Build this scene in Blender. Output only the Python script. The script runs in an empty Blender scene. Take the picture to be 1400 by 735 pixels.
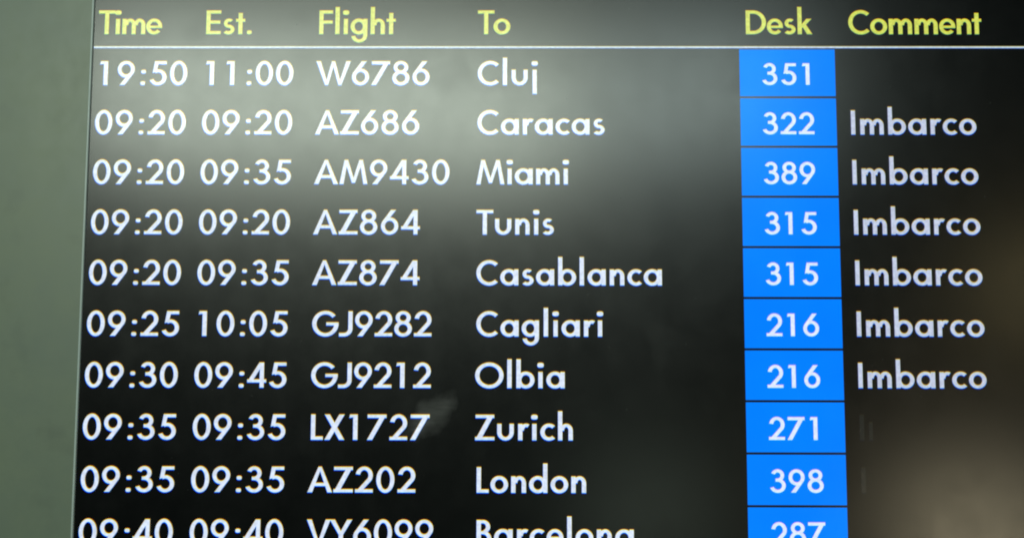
import bpy, math
from mathutils import Vector, Matrix
from mathutils.geometry import delaunay_2d_cdt

sc = bpy.context.scene
COL = sc.collection

# ------------------------------------------------------------------ camera
HANG = 2.0                       # height of the screen's reference corner above the floor
cam_data = bpy.data.cameras.new("camera")
cam_data.sensor_width = 36.0
cam_data.lens = 36.0 * 1500 / 1400
cam_data.clip_start = 0.01
cam_data.clip_end = 100
cam = bpy.data.objects.new("camera", cam_data)
COL.objects.link(cam)
right = Vector((0.99998, 0.005973, 0.001948)).normalized()
fwd = Vector((-0.006135, 0.99515, 0.098176)).normalized()
up = right.cross(fwd).normalized()
right = fwd.cross(up)
M = Matrix((right, up, -fwd)).transposed().to_4x4()
M.translation = Vector((0.38436, -0.96522, HANG - 0.29484))
cam.matrix_world = M
sc.camera = cam

# ------------------------------------------------------------------ world, lamps, exposure
world = bpy.data.worlds.new("World")
sc.world = world
world.use_nodes = True
bg = world.node_tree.nodes["Background"]
bg.inputs[0].default_value = (0.55, 0.95, 1.0, 1)
bg.inputs[1].default_value = 0.025

sc.view_settings.view_transform = 'Standard'
sc.view_settings.look = 'None'
sc.view_settings.exposure = 0
sc.view_settings.gamma = 1
sc.render.engine = 'CYCLES'
sc.cycles.filter_width = 2.05
sc.cycles.transparent_max_bounces = 16


def area_lamp(name, pos, aim, w, h, power, color):
    d = bpy.data.lights.new(name, 'AREA')
    d.shape = 'RECTANGLE'
    d.size = w
    d.size_y = h
    d.energy = power
    d.color = color
    o = bpy.data.objects.new(name, d)
    COL.objects.link(o)
    o.location = pos
    o.rotation_euler = (Vector(aim) - Vector(pos)).to_track_quat('-Z', 'Y').to_euler()
    return o


# the lit hall behind the photographer: a long window band, and three weaker lamps further off
area_lamp("hall_window_light", (-0.29, -2.9, HANG + 0.70), (0.3, 0, HANG - 0.1), 1.75, 0.46, 50, (0.87, 1.0, 0.84))
area_lamp("haze_falloff_lamp", (0.98, -2.9, HANG + 0.72), (0.3, 0, HANG - 0.1), 0.74, 0.40, 9.0, (0.82, 1.0, 0.93))  # second lamp, added to soften the window reflection's falloff to the right
area_lamp("warm_shop_lamp", (1.98, -2.9, HANG - 0.85), (0.7, 0, HANG - 0.4), 0.38, 0.34, 5.0, (1.0, 0.87, 0.57))
area_lamp("amber_lamp", (2.2, -2.9, HANG + 0.03), (0.8, 0, HANG - 0.2), 0.14, 0.26, 1.0, (1.0, 0.82, 0.40))
area_lamp("green_lamp", (0.83, -2.9, HANG - 0.76), (0.5, 0, HANG - 0.4), 0.35, 0.30, 0.72, (0.80, 1.0, 0.78))


# ------------------------------------------------------------------ materials
def new_mat(name):
    m = bpy.data.materials.new(name)
    m.use_nodes = True
    nt = m.node_tree
    return m, nt, nt.nodes["Principled BSDF"], nt.nodes["Material Output"]


def noise(nt, coord, scale, detail=3, rough=0.55, stretch=None):
    src = coord
    if stretch:
        mp = nt.nodes.new("ShaderNodeMapping")
        mp.inputs["Scale"].default_value = stretch
        nt.links.new(coord, mp.inputs["Vector"])
        src = mp.outputs[0]
    n = nt.nodes.new("ShaderNodeTexNoise")
    n.inputs["Scale"].default_value = scale
    n.inputs["Detail"].default_value = detail
    n.inputs["Roughness"].default_value = rough
    nt.links.new(src, n.inputs["Vector"])
    return n.outputs["Fac"]


def remap(nt, val, a, b, lo, hi):
    r = nt.nodes.new("ShaderNodeMapRange")
    r.inputs["From Min"].default_value = a
    r.inputs["From Max"].default_value = b
    r.inputs["To Min"].default_value = lo
    r.inputs["To Max"].default_value = hi
    nt.links.new(val, r.inputs["Value"])
    return r.outputs["Result"]


def math_node(nt, op, a, b):
    n = nt.nodes.new("ShaderNodeMath")
    n.operation = op
    for i, v in enumerate((a, b)):
        if isinstance(v, (int, float)):
            n.inputs[i].default_value = v
        else:
            nt.links.new(v, n.inputs[i])
    return n.outputs[0]


def mat_screen():
    m, nt, p, out = new_mat("dusty_black_glass")
    tc = nt.nodes.new("ShaderNodeTexCoord").outputs["Object"]
    p.inputs["IOR"].default_value = 1.5
    # finger smears and dust change how sharply the glass reflects
    big = noise(nt, tc, 7.0, 4, 0.6)
    fine = noise(nt, tc, 38.0, 4, 0.6)
    wipe = noise(nt, tc, 10.0, 3, 0.5, (3.0, 1, 0.5))
    s = math_node(nt, 'ADD', math_node(nt, 'ADD', remap(nt, big, 0.3, 0.7, -0.010, 0.010), remap(nt, fine, 0.35, 0.65, -0.008, 0.008)),
                  remap(nt, wipe, 0.3, 0.7, -0.006, 0.006))
    spots = remap(nt, noise(nt, tc, 17.0, 2, 0.45), 0.62, 0.72, 0.0, 0.018)      # small greasy marks
    s = math_node(nt, 'ADD', s, spots)
    rough = math_node(nt, 'ADD', s, 0.228)
    nt.links.new(rough, p.inputs["Roughness"])
    # one pale smear left by a hand, between the flight numbers and the destinations
    mp = nt.nodes.new("ShaderNodeMapping")
    mp.vector_type = 'TEXTURE'
    mp.inputs["Location"].default_value = (0.3060, 0, -0.3290)
    mp.inputs["Rotation"].default_value = (0, math.radians(-42), 0)
    mp.inputs["Scale"].default_value = (0.030, 1, 0.015)
    nt.links.new(tc, mp.inputs["Vector"])
    wob = nt.nodes.new("ShaderNodeTexNoise")
    wob.inputs["Scale"].default_value = 60
    wob.inputs["Detail"].default_value = 4
    nt.links.new(tc, wob.inputs["Vector"])
    mixv = nt.nodes.new("ShaderNodeVectorMath")
    mixv.operation = 'MULTIPLY_ADD'
    nt.links.new(wob.outputs["Color"], mixv.inputs[0])
    mixv.inputs[1].default_value = (1.1, 0, 1.1)
    sub = nt.nodes.new("ShaderNodeVectorMath")
    sub.operation = 'SUBTRACT'
    nt.links.new(mp.outputs[0], sub.inputs[0])
    sub.inputs[1].default_value = (0.55, 0, 0.55)
    nt.links.new(sub.outputs[0], mixv.inputs[2])
    ln = nt.nodes.new("ShaderNodeVectorMath")
    ln.operation = 'LENGTH'
    flat = nt.nodes.new("ShaderNodeVectorMath")
    flat.operation = 'MULTIPLY'
    flat.inputs[1].default_value = (1, 0, 1)
    nt.links.new(mixv.outputs[0], flat.inputs[0])
    nt.links.new(flat.outputs[0], ln.inputs[0])
    smear = remap(nt, ln.outputs["Value"], 0.45, 1.05, 1.0, 0.0)
    smear = math_node(nt, "MULTIPLY", smear, remap(nt, noise(nt, tc, 30.0, 3, 0.6, (1.0, 1, 5.0)), 0.35, 0.65, 0.55, 1.1))
    dust = remap(nt, fine, 0.35, 0.75, 0.0, 0.0010)
    specks = remap(nt, noise(nt, tc, 210.0, 2, 0.5), 0.72, 0.78, 0.0, 0.02)
    dust = math_node(nt, 'ADD', dust, specks)
    alb = math_node(nt, 'ADD', math_node(nt, 'ADD', math_node(nt, 'MULTIPLY', smear, 0.062), dust), 0.0004)
    comb = nt.nodes.new("ShaderNodeCombineColor")
    for i in range(3):
        nt.links.new(alb, comb.inputs[i])
    nt.links.new(comb.outputs[0], p.inputs["Base Color"])
    return m


def mat_bezel():
    m, nt, p, out = new_mat("grey_green_painted_metal")
    tc = nt.nodes.new("ShaderNodeTexCoord").outputs["Object"]
    big = noise(nt, tc, 9.0, 4, 0.6)
    fine = noise(nt, tc, 55.0, 5, 0.65)
    t = math_node(nt, 'ADD', remap(nt, big, 0.3, 0.7, 0.0, 0.8), remap(nt, fine, 0.3, 0.7, 0.0, 0.2))
    ramp = nt.nodes.new("ShaderNodeMix")
    ramp.data_type = 'RGBA'
    nt.links.new(t, ramp.inputs["Factor"])
    ramp.inputs["A"].default_value = (0.132, 0.168, 0.138, 1)
    ramp.inputs["B"].default_value = (0.158, 0.194, 0.134, 1)
    # a few thumb-sized grubby marks
    grime = nt.nodes.new("ShaderNodeMix")
    grime.data_type = 'RGBA'
    nt.links.new(remap(nt, noise(nt, tc, 24.0, 3, 0.5), 0.60, 0.74, 0.0, 0.17), grime.inputs["Factor"])
    nt.links.new(ramp.outputs["Result"], grime.inputs["A"])
    grime.inputs["B"].default_value = (0.050, 0.062, 0.052, 1)
    nt.links.new(grime.outputs["Result"], p.inputs["Base Color"])
    nt.links.new(remap(nt, fine, 0.3, 0.7, 0.37, 0.43), p.inputs["Roughness"])
    return m


def mat_plain(name, col, rough, metal=0.0):
    m, nt, p, out = new_mat(name)
    tc = nt.nodes.new("ShaderNodeTexCoord").outputs["Object"]
    n = noise(nt, tc, 40, 4)
    nt.links.new(remap(nt, n, 0.3, 0.7, rough - 0.05, rough + 0.05), p.inputs["Roughness"])
    p.inputs["Base Color"].default_value = (*col, 1)
    p.inputs["Metallic"].default_value = metal
    return m


def mat_glow(name, col, strength, uneven=0.13, size=420.0, through=(1, 1, 1)):
    """Lit picture elements seen through the reflecting glass: they add their light to it."""
    m, nt, p, out = new_mat(name)
    nt.nodes.remove(p)
    e = nt.nodes.new("ShaderNodeEmission")
    e.inputs["Color"].default_value = (*col, 1)
    tc = nt.nodes.new("ShaderNodeTexCoord").outputs["Object"]
    nt.links.new(remap(nt, noise(nt, tc, size, 2), 0.3, 0.7, strength * (1 - uneven), strength * (1 + uneven)), e.inputs["Strength"])
    t = nt.nodes.new("ShaderNodeBsdfTransparent")
    t.inputs["Color"].default_value = (*through, 1)
    a = nt.nodes.new("ShaderNodeAddShader")
    nt.links.new(e.outputs[0], a.inputs[0])
    nt.links.new(t.outputs[0], a.inputs[1])
    nt.links.new(a.outputs[0], out.inputs["Surface"])
    return m


def rgb_set(name, r, g, b):
    return [mat_glow(name + "_red", (1, 0, 0), r), mat_glow(name + "_green", (0, 1, 0), g), mat_glow(name + "_blue", (0, 0, 1), b)]


SCREEN = mat_screen()
BEZEL = mat_bezel()
LIP = mat_plain("pale_edge_metal", (0.46, 0.54, 0.53), 0.3)
DARK = mat_plain("black_plastic", (0.02, 0.02, 0.02), 0.5)
WHITE = rgb_set("white_pixels", 0.68, 0.77, 0.93)
DIM = rgb_set("dim_white_pixels", 0.52, 0.58, 0.74)
YELLOW = rgb_set("yellow_pixels", 0.61, 0.68, 0.11)
RULEW = rgb_set("rule_pixels", 0.54, 0.64, 0.72)
GHOST = rgb_set("fading_pixels", 0.009, 0.0105, 0.0095)
DESKW = rgb_set("desk_white_pixels", 0.74, 0.60, 0.30)
BLUE = mat_glow("blue_pixels", (0.0, 0.208, 1.0), 1.0, 0.05, 14.0, (0.45, 0.8, 1.0))

# ------------------------------------------------------------------ letter shapes (millimetres, capitals 22 high)
ST, HB, XH, ASC = 3.7, 3.0, 14.2, 25.2


def B(x0, y0, x1, y1):
    return [[(x0, y0), (x1, y0), (x1, y1), (x0, y1)]]


def P(*pts):
    a = sum(pts[i][0] * pts[(i + 1) % len(pts)][1] - pts[(i + 1) % len(pts)][0] * pts[i][1] for i in range(len(pts)))
    return [list(pts) if a > 0 else list(pts)[::-1]]


def S(x0, y0, x1, y1, w):
    return P((x0, y0), (x0 + w, y0), (x1 + w, y1), (x1, y1))


def A(cx, cy, rx, ry, a0=0, a1=360, tx=ST, ty=HB):
    n = max(3, int(abs(a1 - a0) / 9))
    out = []
    def pt(a, k):
        a = math.radians(a)
        return (cx + (rx - tx * k) * math.cos(a), cy + (ry - ty * k) * math.sin(a))
    for i in range(n):
        u, v = a0 + (a1 - a0) * i / n, a0 + (a1 - a0) * (i + 1) / n
        out.append([pt(u, 0), pt(v, 0), pt(v, 1), pt(u, 1)])
    return out


def DOT(cx, cy, rx, ry):
    return [[(cx + rx * math.copysign(abs(math.cos(a)) ** 0.7, math.cos(a)), cy + ry * math.copysign(abs(math.sin(a)) ** 0.7, math.sin(a)))
             for a in [math.radians(18 * i + 3) for i in range(20)]]]


def mir(prims, w):
    return [[(w - x, y) for x, y in q][::-1] for q in prims]


def rot(prims, w, h=22.0):
    return [[(w - x, h - y) for x, y in q] for q in prims]


def arch(x0, x1):
    """shoulder of n, m, h rising from the stem at x0 to the outer edge x1"""
    cx = (x0 + 1.6 + x1) / 2
    return A(cx, 8.3, (x1 - x0 - 1.6) / 2, 6.1, 0, 180, 3.6) + B(x1 - ST, 0, x1, 8.3)


six = A(7.7, 7.5, 7.7, 7.7, 0, 360, 3.5) + P((1.0, 11.3), (4.9, 11.0), (13.3, 22), (8.8, 22))
A_leg = P((0, 0), (4.1, 0), (12.1, 22), (9.4, 22))
V_leg = P((0, 22), (4.1, 22), (11.5, 0), (8.9, 0))
W_half = P((0, 22), (4.0, 22), (10.9, 0), (8.2, 0)) + P((8.2, 0), (10.9, 0), (16.9, 22), (14.1, 22))
M_half = P((0, 0), (3.7, 0), (7.2, 22), (4.3, 22)) + P((4.3, 22), (7.4, 22), (13.9, 1.2), (11.1, 1.2))
# width, left bearing, right bearing, strokes
G = {
    '0': (15.6, 1.2, 1.6, A(7.8, 11, 7.8, 11.3, 0, 360, 3.6)),
    '1': (15.6, 1.2, 1.6, B(5.8, 0, 9.6, 22) + P((2.4, 19.0), (6.0, 19.5), (6.0, 22), (3.0, 22))),
    '2': (15.6, 1.2, 1.6, A(7.9, 14.6, 7.4, 7.6, -38, 172) + P((0, 0), (4.6, 0), (13.75, 9.95), (10.8, 12.0)) + B(0, 0, 15.4, 2.9)),
    '3': (15.6, 1.2, 1.6, A(7.6, 16.3, 6.3, 5.9, -90, 160, 3.5) + A(7.6, 6.5, 7.7, 6.8, -162, 90, 3.6) + B(5.6, 10.4, 7.8, 13.3)),
    '4': (16.6, 0.6, 1.2, B(10.9, 0, 14.5, 22) + B(0, 4.5, 16.6, 7.3) + S(0, 5, 10.5, 22, 4.0)),
    '5': (15.6, 1.2, 1.6, B(4.6, 19.1, 15.2, 22) + P((2.7, 11.2), (6.3, 12.2), (7.8, 20), (4.6, 22)) + A(7.6, 7.1, 7.8, 7.4, -160, 120)),
    '6': (15.6, 1.2, 1.6, six),
    '7': (16.6, 0.6, 1.2, B(0.2, 19, 16.6, 22) + S(-0.2, 0, 12.2, 22, 4.4)),
    '8': (15.6, 1.2, 1.6, A(7.7, 16.4, 6.6, 5.8, 0, 360, 3.5, 2.9) + A(7.7, 6.6, 7.7, 6.9, 0, 360, 3.6)),
    '9': (15.6, 1.2, 1.6, rot(six, 15.4)),
    ':': (4.3, 3.8, 2.4, DOT(2.0, 1.7, 2.15, 1.75) + DOT(2.4, 12.3, 2.15, 1.75)),
    '.': (4.2, 2.0, 2.0, DOT(2.1, 1.7, 2.15, 1.75)),
    'A': (21.5, 0.3, 0.3, A_leg + mir(A_leg, 21.5) + B(4, 5.4, 17.5, 8.2)),
    'B': (12.8, 2.2, 1.2, B(0, 0, ST, 22) + B(3, 19.1, 5.4, 22) + B(3, 0, 5.4, 2.9) + B(3, 9.9, 5.9, 12.7)
          + A(5.4, 16.2, 6.3, 5.8, -78, 90, 3.6, 2.9) + A(5.4, 6.35, 7.4, 6.35, -90, 90, 3.6, 2.9)),
    'C': (19.2, 1.1, 1.0, A(11.3, 11, 11.3, 11.3, 47, 313, 3.7, 3.1)),
    'D': (18.2, 2.2, 1.1, B(0, 0, ST, 22) + B(3, 19, 6.7, 22) + B(3, 0, 6.7, 3) + A(6.7, 11, 11.5, 11, -90, 90)),
    'E': (13.2, 2.2, 1.2, B(0, 0, ST, 22) + B(3, 19.1, 13.2, 22) + B(3, 9.8, 12.6, 12.6) + B(3, 0, 13.2, 2.9)),
    'F': (12.2, 2.2, 1.0, B(0, 0, ST, 22) + B(3, 19.1, 12.2, 22) + B(3, 9.8, 12.0, 12.6)),
    'G': (23.2, 1.1, 1.2, A(11.6, 11, 11.6, 11.3, 40, 360, 3.7, 3.1) + B(12.4, 9.4, 23.2, 12.2)),
    'I': (3.7, 2.3, 2.3, B(0, 0, ST, 22)),
    'J': (12.0, 0.2, 2.2, B(8.3, 6.4, 12.0, 22) + A(4.4, 6.6, 7.6, 6.8, -90, 0, 3.7, 3.1) + B(0.2, -0.2, 4.5, 2.9)),
    'L': (10.4, 2.2, 0.8, B(0, 0, ST, 22) + B(3, 0, 10.4, 3)),
    'M': (25.0, 0.9, 0.9, M_half + mir(M_half, 25.0)),
    'O': (24.8, 1.1, 1.1, A(12.4, 11, 12.4, 11.3, 0, 360, 3.7, 3.1)),
    'T': (14.9, 0.5, 0.3, B(0, 19.1, 14.9, 22) + B(5.6, 0, 9.3, 20)),
    'V': (20.4, 0.3, 0.0, V_leg + mir(V_leg, 20.4)),
    'W': (31.0, 0.3, 0.3, W_half + mir(W_half, 31.0)),
    'X': (17.4, 0.2, 0.2, S(0, 0, 12.9, 22, 4.5) + mir(S(0, 0, 12.9, 22, 4.5), 17.4)),
    'Y': (19.3, 0.0, 0.4, B(7.8, 0, 11.5, 9.6) + P((0, 22), (4.3, 22), (11.4, 9.0), (7.9, 9.0)) + mir(P((0, 22), (4.3, 22), (11.4, 9.0), (7.9, 9.0)), 19.3)),
    'Z': (16.8, 0.7, 0.7, B(0, 0, 16.8, 2.9) + B(0.4, 19.1, 16.6, 22) + P((0, 0), (4.6, 0), (16.6, 22), (12.0, 22))),
    'a': (16.0, 1.0, 1.7, A(7.6, 7.1, 7.6, 7.35, 0, 360) + B(12.3, 0, 16.0, XH)),
    'b': (15.8, 2.0, 1.0, A(8.2, 7.1, 7.6, 7.35, 0, 360) + B(0, 0, ST, ASC)),
    'c': (12.7, 1.0, 0.8, A(7.6, 7.1, 7.6, 7.35, 47, 313)),
    'd': (15.9, 1.0, 2.0, A(7.6, 7.1, 7.6, 7.35, 0, 360) + B(12.2, 0, 15.9, ASC)),
    'e': (14.4, 1.0, 0.9, A(7.2, 7.1, 7.2, 7.35, 0, 320, 3.4, 2.9) + B(2.8, 5.7, 14.4, 7.9)),
    'g': (15.2, 1.0, 1.9, A(7.4, 7.1, 7.4, 7.35, 0, 360) + B(11.5, -1.2, 15.2, XH) + A(8.0, -1.0, 7.2, 6.8, 188, 360, 3.6, 2.9)),
    'h': (12.8, 2.0, 1.9, B(0, 0, ST, ASC) + arch(0, 12.8)),
    'i': (5.7, 1.5, 1.4, B(1, 0, 1 + ST, XH) + DOT(2.9, 20.0, 2.8, 2.1)),
    'j': (5.7, 1.5, 1.4, B(1, -8.0, 1 + ST, XH) + DOT(2.9, 20.0, 2.8, 2.1)),
    'k': (13.2, 2.0, 0.2, B(0, 0, ST, ASC) + P((2.8, 5.0), (2.8, 8.0), (8.0, XH), (12.6, XH), (6.2, 7.4)) + P((8.4, 0), (13.2, 0), (7.2, 9.2), (4.3, 7.2))),
    'l': (3.8, 2.3, 2.3, B(0, 0, 3.8, ASC)),
    'm': (20.8, 2.0, 1.9, B(0, 0, ST, XH) + arch(0, 12.2) + arch(8.6, 20.8)),
    'n': (12.8, 2.0, 1.9, B(0, 0, ST, XH) + arch(0, 12.8)),
    'o': (15.2, 1.0, 1.0, A(7.6, 7.1, 7.6, 7.35, 0, 360)),
    'r': (9.6, 2.0, 0.2, B(0, 0, ST, XH) + A(6.9, 8.3, 5.6, 6.1, 60, 180, 3.6)),
    's': (10.9, 1.2, 1.1, A(5.7, 10.1, 4.7, 4.3, 45, 270, 3.3, 2.8) + A(5.2, 4.3, 5.5, 4.5, -142, 90, 3.4, 2.9)),
    't': (8.3, 0.6, 0.6, B(2.3, 0, 2.3 + ST, 19.6) + B(0, 11.5, 8.3, XH)),
    'u': (14.4, 1.8, 1.9, B(0, 6.9, ST, XH) + B(14.4 - ST, 6.9, 14.4, XH) + A(7.2, 7.0, 7.2, 7.2, 180, 360)),
    'x': (3.2, 2.0, 2.0, B(0, 0, 3.2, 15.5)),      # the short stroke left of a vanishing word
}
_cache = {}


def fatten(q, d=0.02):
    """move every side of a stroke outward by d"""
    n, out = len(q), []
    for i in range(n):
        a, b, c = Vector(q[i - 1]), Vector(q[i]), Vector(q[(i + 1) % n])
        u, v = (b - a).normalized(), (c - b).normalized()
        n1, n2 = Vector((u.y, -u.x)), Vector((v.y, -v.x))
        k = max(0.35, 1 + n1.dot(n2))
        p = b + (n1 + n2) * (d / k)
        out.append((p.x, p.y))
    return out


def glyph_mesh(ch):
    """the union of a letter's strokes as triangles"""
    if ch in _cache:
        return _cache[ch]
    vs, fs = [], []
    for q in G[ch][3]:
        q = fatten(q)
        fs.append(list(range(len(vs), len(vs) + len(q))))
        vs += [Vector(p) for p in q]
    v, e, f, _, _, src = delaunay_2d_cdt(vs, [], fs, 1, 1e-4)
    f = [t for t, o in zip(f, src) if o]          # keeps the open middles of 0, a, o open
    _cache[ch] = ([(p.x, p.y) for p in v], [tuple(t) for t in f])
    return _cache[ch]


def link_mesh(name, verts, faces, mats, parent, midx=None, smooth=False):
    me = bpy.data.meshes.new(name)
    me.from_pydata(verts, [], faces)
    for m in mats:
        me.materials.append(m)
    if midx:
        me.polygons.foreach_set("material_index", midx)
    if smooth:
        me.polygons.foreach_set("use_smooth", [True] * len(me.polygons))
    me.update()
    o = bpy.data.objects.new(name, me)
    COL.objects.link(o)
    o.parent = parent
    return o


# the three colours of the picture sit a fraction of a millimetre apart on this screen
SHIFT = ((0.04, 0.30), (0.0, 0.0), (-0.14, -0.56))
DEPTH = (0.0009, 0.0011, 0.0013)


def layered(name, v2, f2, mats, parent, label=None, spread=1.0):
    verts, faces, mi = [], [], []
    for k in range(3):
        b = len(verts)
        verts += [((x + spread * SHIFT[k][0]) / 1000, -DEPTH[k], (y + spread * SHIFT[k][1]) / 1000) for x, y in v2]
        faces += [tuple(b + i for i in t) for t in f2]
        mi += [k] * len(f2)
    o = link_mesh(name, verts, faces, mats, parent, mi)
    if label:
        o["label"] = label
    return o


def lettering(name, text, x0, x1, ybase, mats, parent, label, cap=22.0):
    """write text so that its ink runs from x0 to x1 on the line ybase (millimetres, y down the screen)"""
    k = cap / 22.0
    adv = 0.0
    for i, ch in enumerate(text):
        w, l, r, _ = G[ch]
        adv += (l if i else 0) + w + (r if i < len(text) - 1 else 0)
    ink0 = 2.4 if text[0] == '1' else 0.0
    ink1 = 6.0 if text[-1] == '1' else 0.0
    if x1 is None:
        track = 0.0
    else:
        track = ((x1 - x0) / k - (adv - ink0 - ink1)) / max(1, len(text) - 1)
        if abs(track) > 0.9:
            print("TRACK", text, round(track, 2))
    pen = -ink0
    v2, f2 = [], []
    for i, ch in enumerate(text):
        w, l, r, _ = G[ch]
        if i:
            pen += l
        gv, gf = glyph_mesh(ch)
        b = len(v2)
        v2 += [(x0 + (pen + x) * k, -ybase + y * k) for x, y in gv]
        f2 += [tuple(b + j for j in t) for t in gf]
        pen += w + r + track
    return layered(name, v2, f2, mats, parent, label)


# ------------------------------------------------------------------ the screen and its housing
root = bpy.data.objects.new("departures_screen", None)
COL.objects.link(root)
root.location = (0, 0, HANG)
root["label"] = "black airport departures screen with white flight rows and blue desk cells in grey-green housing"
root["category"] = "information screen"

SX0, SX1, SZ0, SZ1 = -0.0005, 0.925, -0.475, 0.078      # glass edges
BW = 0.17                                               # housing width round the glass


def box_verts(x0, x1, y0, y1, z0, z1):
    v = [(x, y, z) for x in (x0, x1) for y in (y0, y1) for z in (z0, z1)]
    f = [(0, 1, 3, 2), (4, 6, 7, 5), (0, 4, 5, 1), (2, 3, 7, 6), (0, 2, 6, 4), (1, 5, 7, 3)]
    return v, f


v, f = box_verts(SX0 - 0.004, SX1 + 0.004, 0.0, 0.008, SZ0 - 0.004, SZ1 + 0.004)
link_mesh("screen_glass", v, f, [SCREEN], root)


def ring_sweep(profile, x0, x1, z0, z1):
    """sweep a profile of (outward distance from the glass edge, depth) round the rectangle, mitred"""
    verts, faces = [], []
    n = len(profile)
    for cx, cz, sx, sz in ((x0, z0, -1, -1), (x1, z0, 1, -1), (x1, z1, 1, 1), (x0, z1, -1, 1)):
        verts += [(cx + sx * d, y, cz + sz * d) for d, y in profile]
    for c in range(4):
        for i in range(n):
            a, b = c * n + i, c * n + (i + 1) % n
            c2 = (c + 1) % 4
            faces.append((a, b, c2 * n + (i + 1) % n, c2 * n + i))
    return verts, faces


# flat housing face with a rolled outer edge
prof = [(0.0022, 0.010), (0.0022, -0.0014), (BW - 0.012, -0.0014)]
prof += [(BW - 0.012 + 0.012 * math.sin(a), 0.0106 - 0.012 * math.cos(a)) for a in [math.radians(10 * i) for i in range(1, 10)]]
prof += [(BW, 0.06), (0.0022, 0.06)]
v, f = ring_sweep(prof, SX0, SX1, SZ0, SZ1)
link_mesh("housing", v, f, [BEZEL], root)
# slim bright bead between housing and glass
r = 0.0011
prof = [(0.0, 0.0008), (0.0, -0.0009)] + [(r - r * math.cos(a), -0.0009 - 0.0016 * math.sin(a)) for a in [math.radians(22.5 * i) for i in range(1, 8)]] + [(0.0022 - 1e-5, -0.0009), (0.0022 - 1e-5, 0.0008)]
v, f = ring_sweep(prof, SX0, SX1, SZ0, SZ1)
link_mesh("edge_bead", v, f, [LIP], root)
v, f = box_verts(SX0 - BW + 0.004, SX1 + BW - 0.004, 0.0605, 0.075, SZ0 - BW + 0.004, SZ1 + BW - 0.004)
link_mesh("back_cover", v, f, [DARK], root)

# ------------------------------------------------------------------ the picture on the screen
layered("header_rule", [(0.6, -0.05), (SX1 * 1000 - 1, -0.05), (SX1 * 1000 - 1, 1.65), (0.6, 1.65)], [(0, 1, 2, 3)], RULEW, root, spread=0.55)

for text, x0, x1 in (("Time", 3.9, 61.5), ("Est.", 101.5, 142.7), ("Flight", 203.8, 272.9), ("To", 347.2, 376.5), ("Desk", 588.8, 648.6), ("Comment", 681.1, 800.6)):
    word = text.rstrip('.')
    lettering("column_heading", text, x0, x1, -12.7, YELLOW, root, f"yellow heading reading {text}")

ROWS = [
    ("19:50", "11:00", "W6786", 201.9, 304.2, "Cluj", 347.3, 401.3, "351", 602.4, 645.0, None),
    ("09:20", "09:20", "AZ686", 201.9, 295.3, "Caracas", 347.2, 461.2, "322", 601.9, 648.3, "Imbarco"),
    ("09:20", "09:35", "AM9430", 201.8, 322.6, "Miami", 346.6, 429.0, "389", 601.9, 648.0, "Imbarco"),
    ("09:20", "09:20", "AZ864", 201.9, 296.7, "Tunis", 346.8, 415.7, "315", 601.8, 648.2, "Imbarco"),
    ("09:20", "09:35", "AZ874", 201.9, 296.8, "Casablanca", 347.0, 510.6, "315", 601.8, 648.2, "Imbarco"),
    ("09:25", "10:05", "GJ9282", 202.8, 308.0, "Cagliari", 347.2, 458.7, "216", 601.8, 648.0, "Imbarco"),
    ("09:30", "09:45", "GJ9212", 202.8, 307.8, "Olbia", 346.4, 424.7, "216", 601.7, 647.8, "Imbarco"),
    ("09:35", "09:35", "LX1727", 203.5, 306.8, "Zurich", 346.6, 431.6, "271", 602.0, 644.2, None),
    ("09:35", "09:35", "AZ202", 201.4, 295.2, "London", 348.2, 443.0, "398", 601.9, 648.5, None),
    ("09:40", "09:40", "VY6099", 201.6, 311.0, "Barcelona", 348.3, 483.9, "287", 601.9, 648.8, None),
]
for k, (t1, t2, fl, fa, fb, to, ta, tb, desk, da, db, com) in enumerate(ROWS):
    y = 34.1 + 45.0 * k
    a = 6.8 if t1[0] == '1' else 4.2
    lettering("departure_time", t1, a, 85.7, y, WHITE, root, f"white departure time {t1} in the {to} row")
    a = 102.6 if t2[0] == '1' else 100.3
    lettering("estimated_time", t2, a, 181.3, y, WHITE, root, f"white estimated time {t2} in the {to} row")
    lettering("flight_number", fl, fa, fb, y, WHITE, root, f"white flight number {fl}")
    lettering("destination", to, ta, tb, y, WHITE, root, f"white destination name {to}")
    z1, z0 = -(45.0 * k + (1.0 if k else 1.2)), -(45.0 * (k + 1) - 1.0)
    cell = link_mesh("desk_cell", [(0.5826, -0.0004, z0 / 1000), (0.6682, -0.0004, z0 / 1000), (0.6682, -0.0004, z1 / 1000), (0.5826, -0.0004, z1 / 1000)],
                     [(0, 1, 2, 3)], [BLUE], root)
    cell["label"] = f"blue desk cell showing {desk} in the {to} row"
    lettering("desk_number", desk, da, db, y - 0.2 - 0.06 * k, DESKW, cell, f"white desk number {desk}", 19.7)
    if com:
        lettering("comment", com, 681.0, 792.5, y - 0.1 - 0.09 * k, DIM, root, f"pale comment {com} in the {to} row")
# the afterglow of comments that have just gone out
lettering("fading_comment", "Ix", 681.0, None, 34.1 + 45.0 * 7 - 0.8, GHOST, root, "barely visible strokes of a vanishing comment in the Zurich row")
lettering("fading_comment", "I", 681.2, None, 34.1 + 45.0 * 8 - 0.8, GHOST, root, "barely visible stroke of a vanishing comment in the London row")
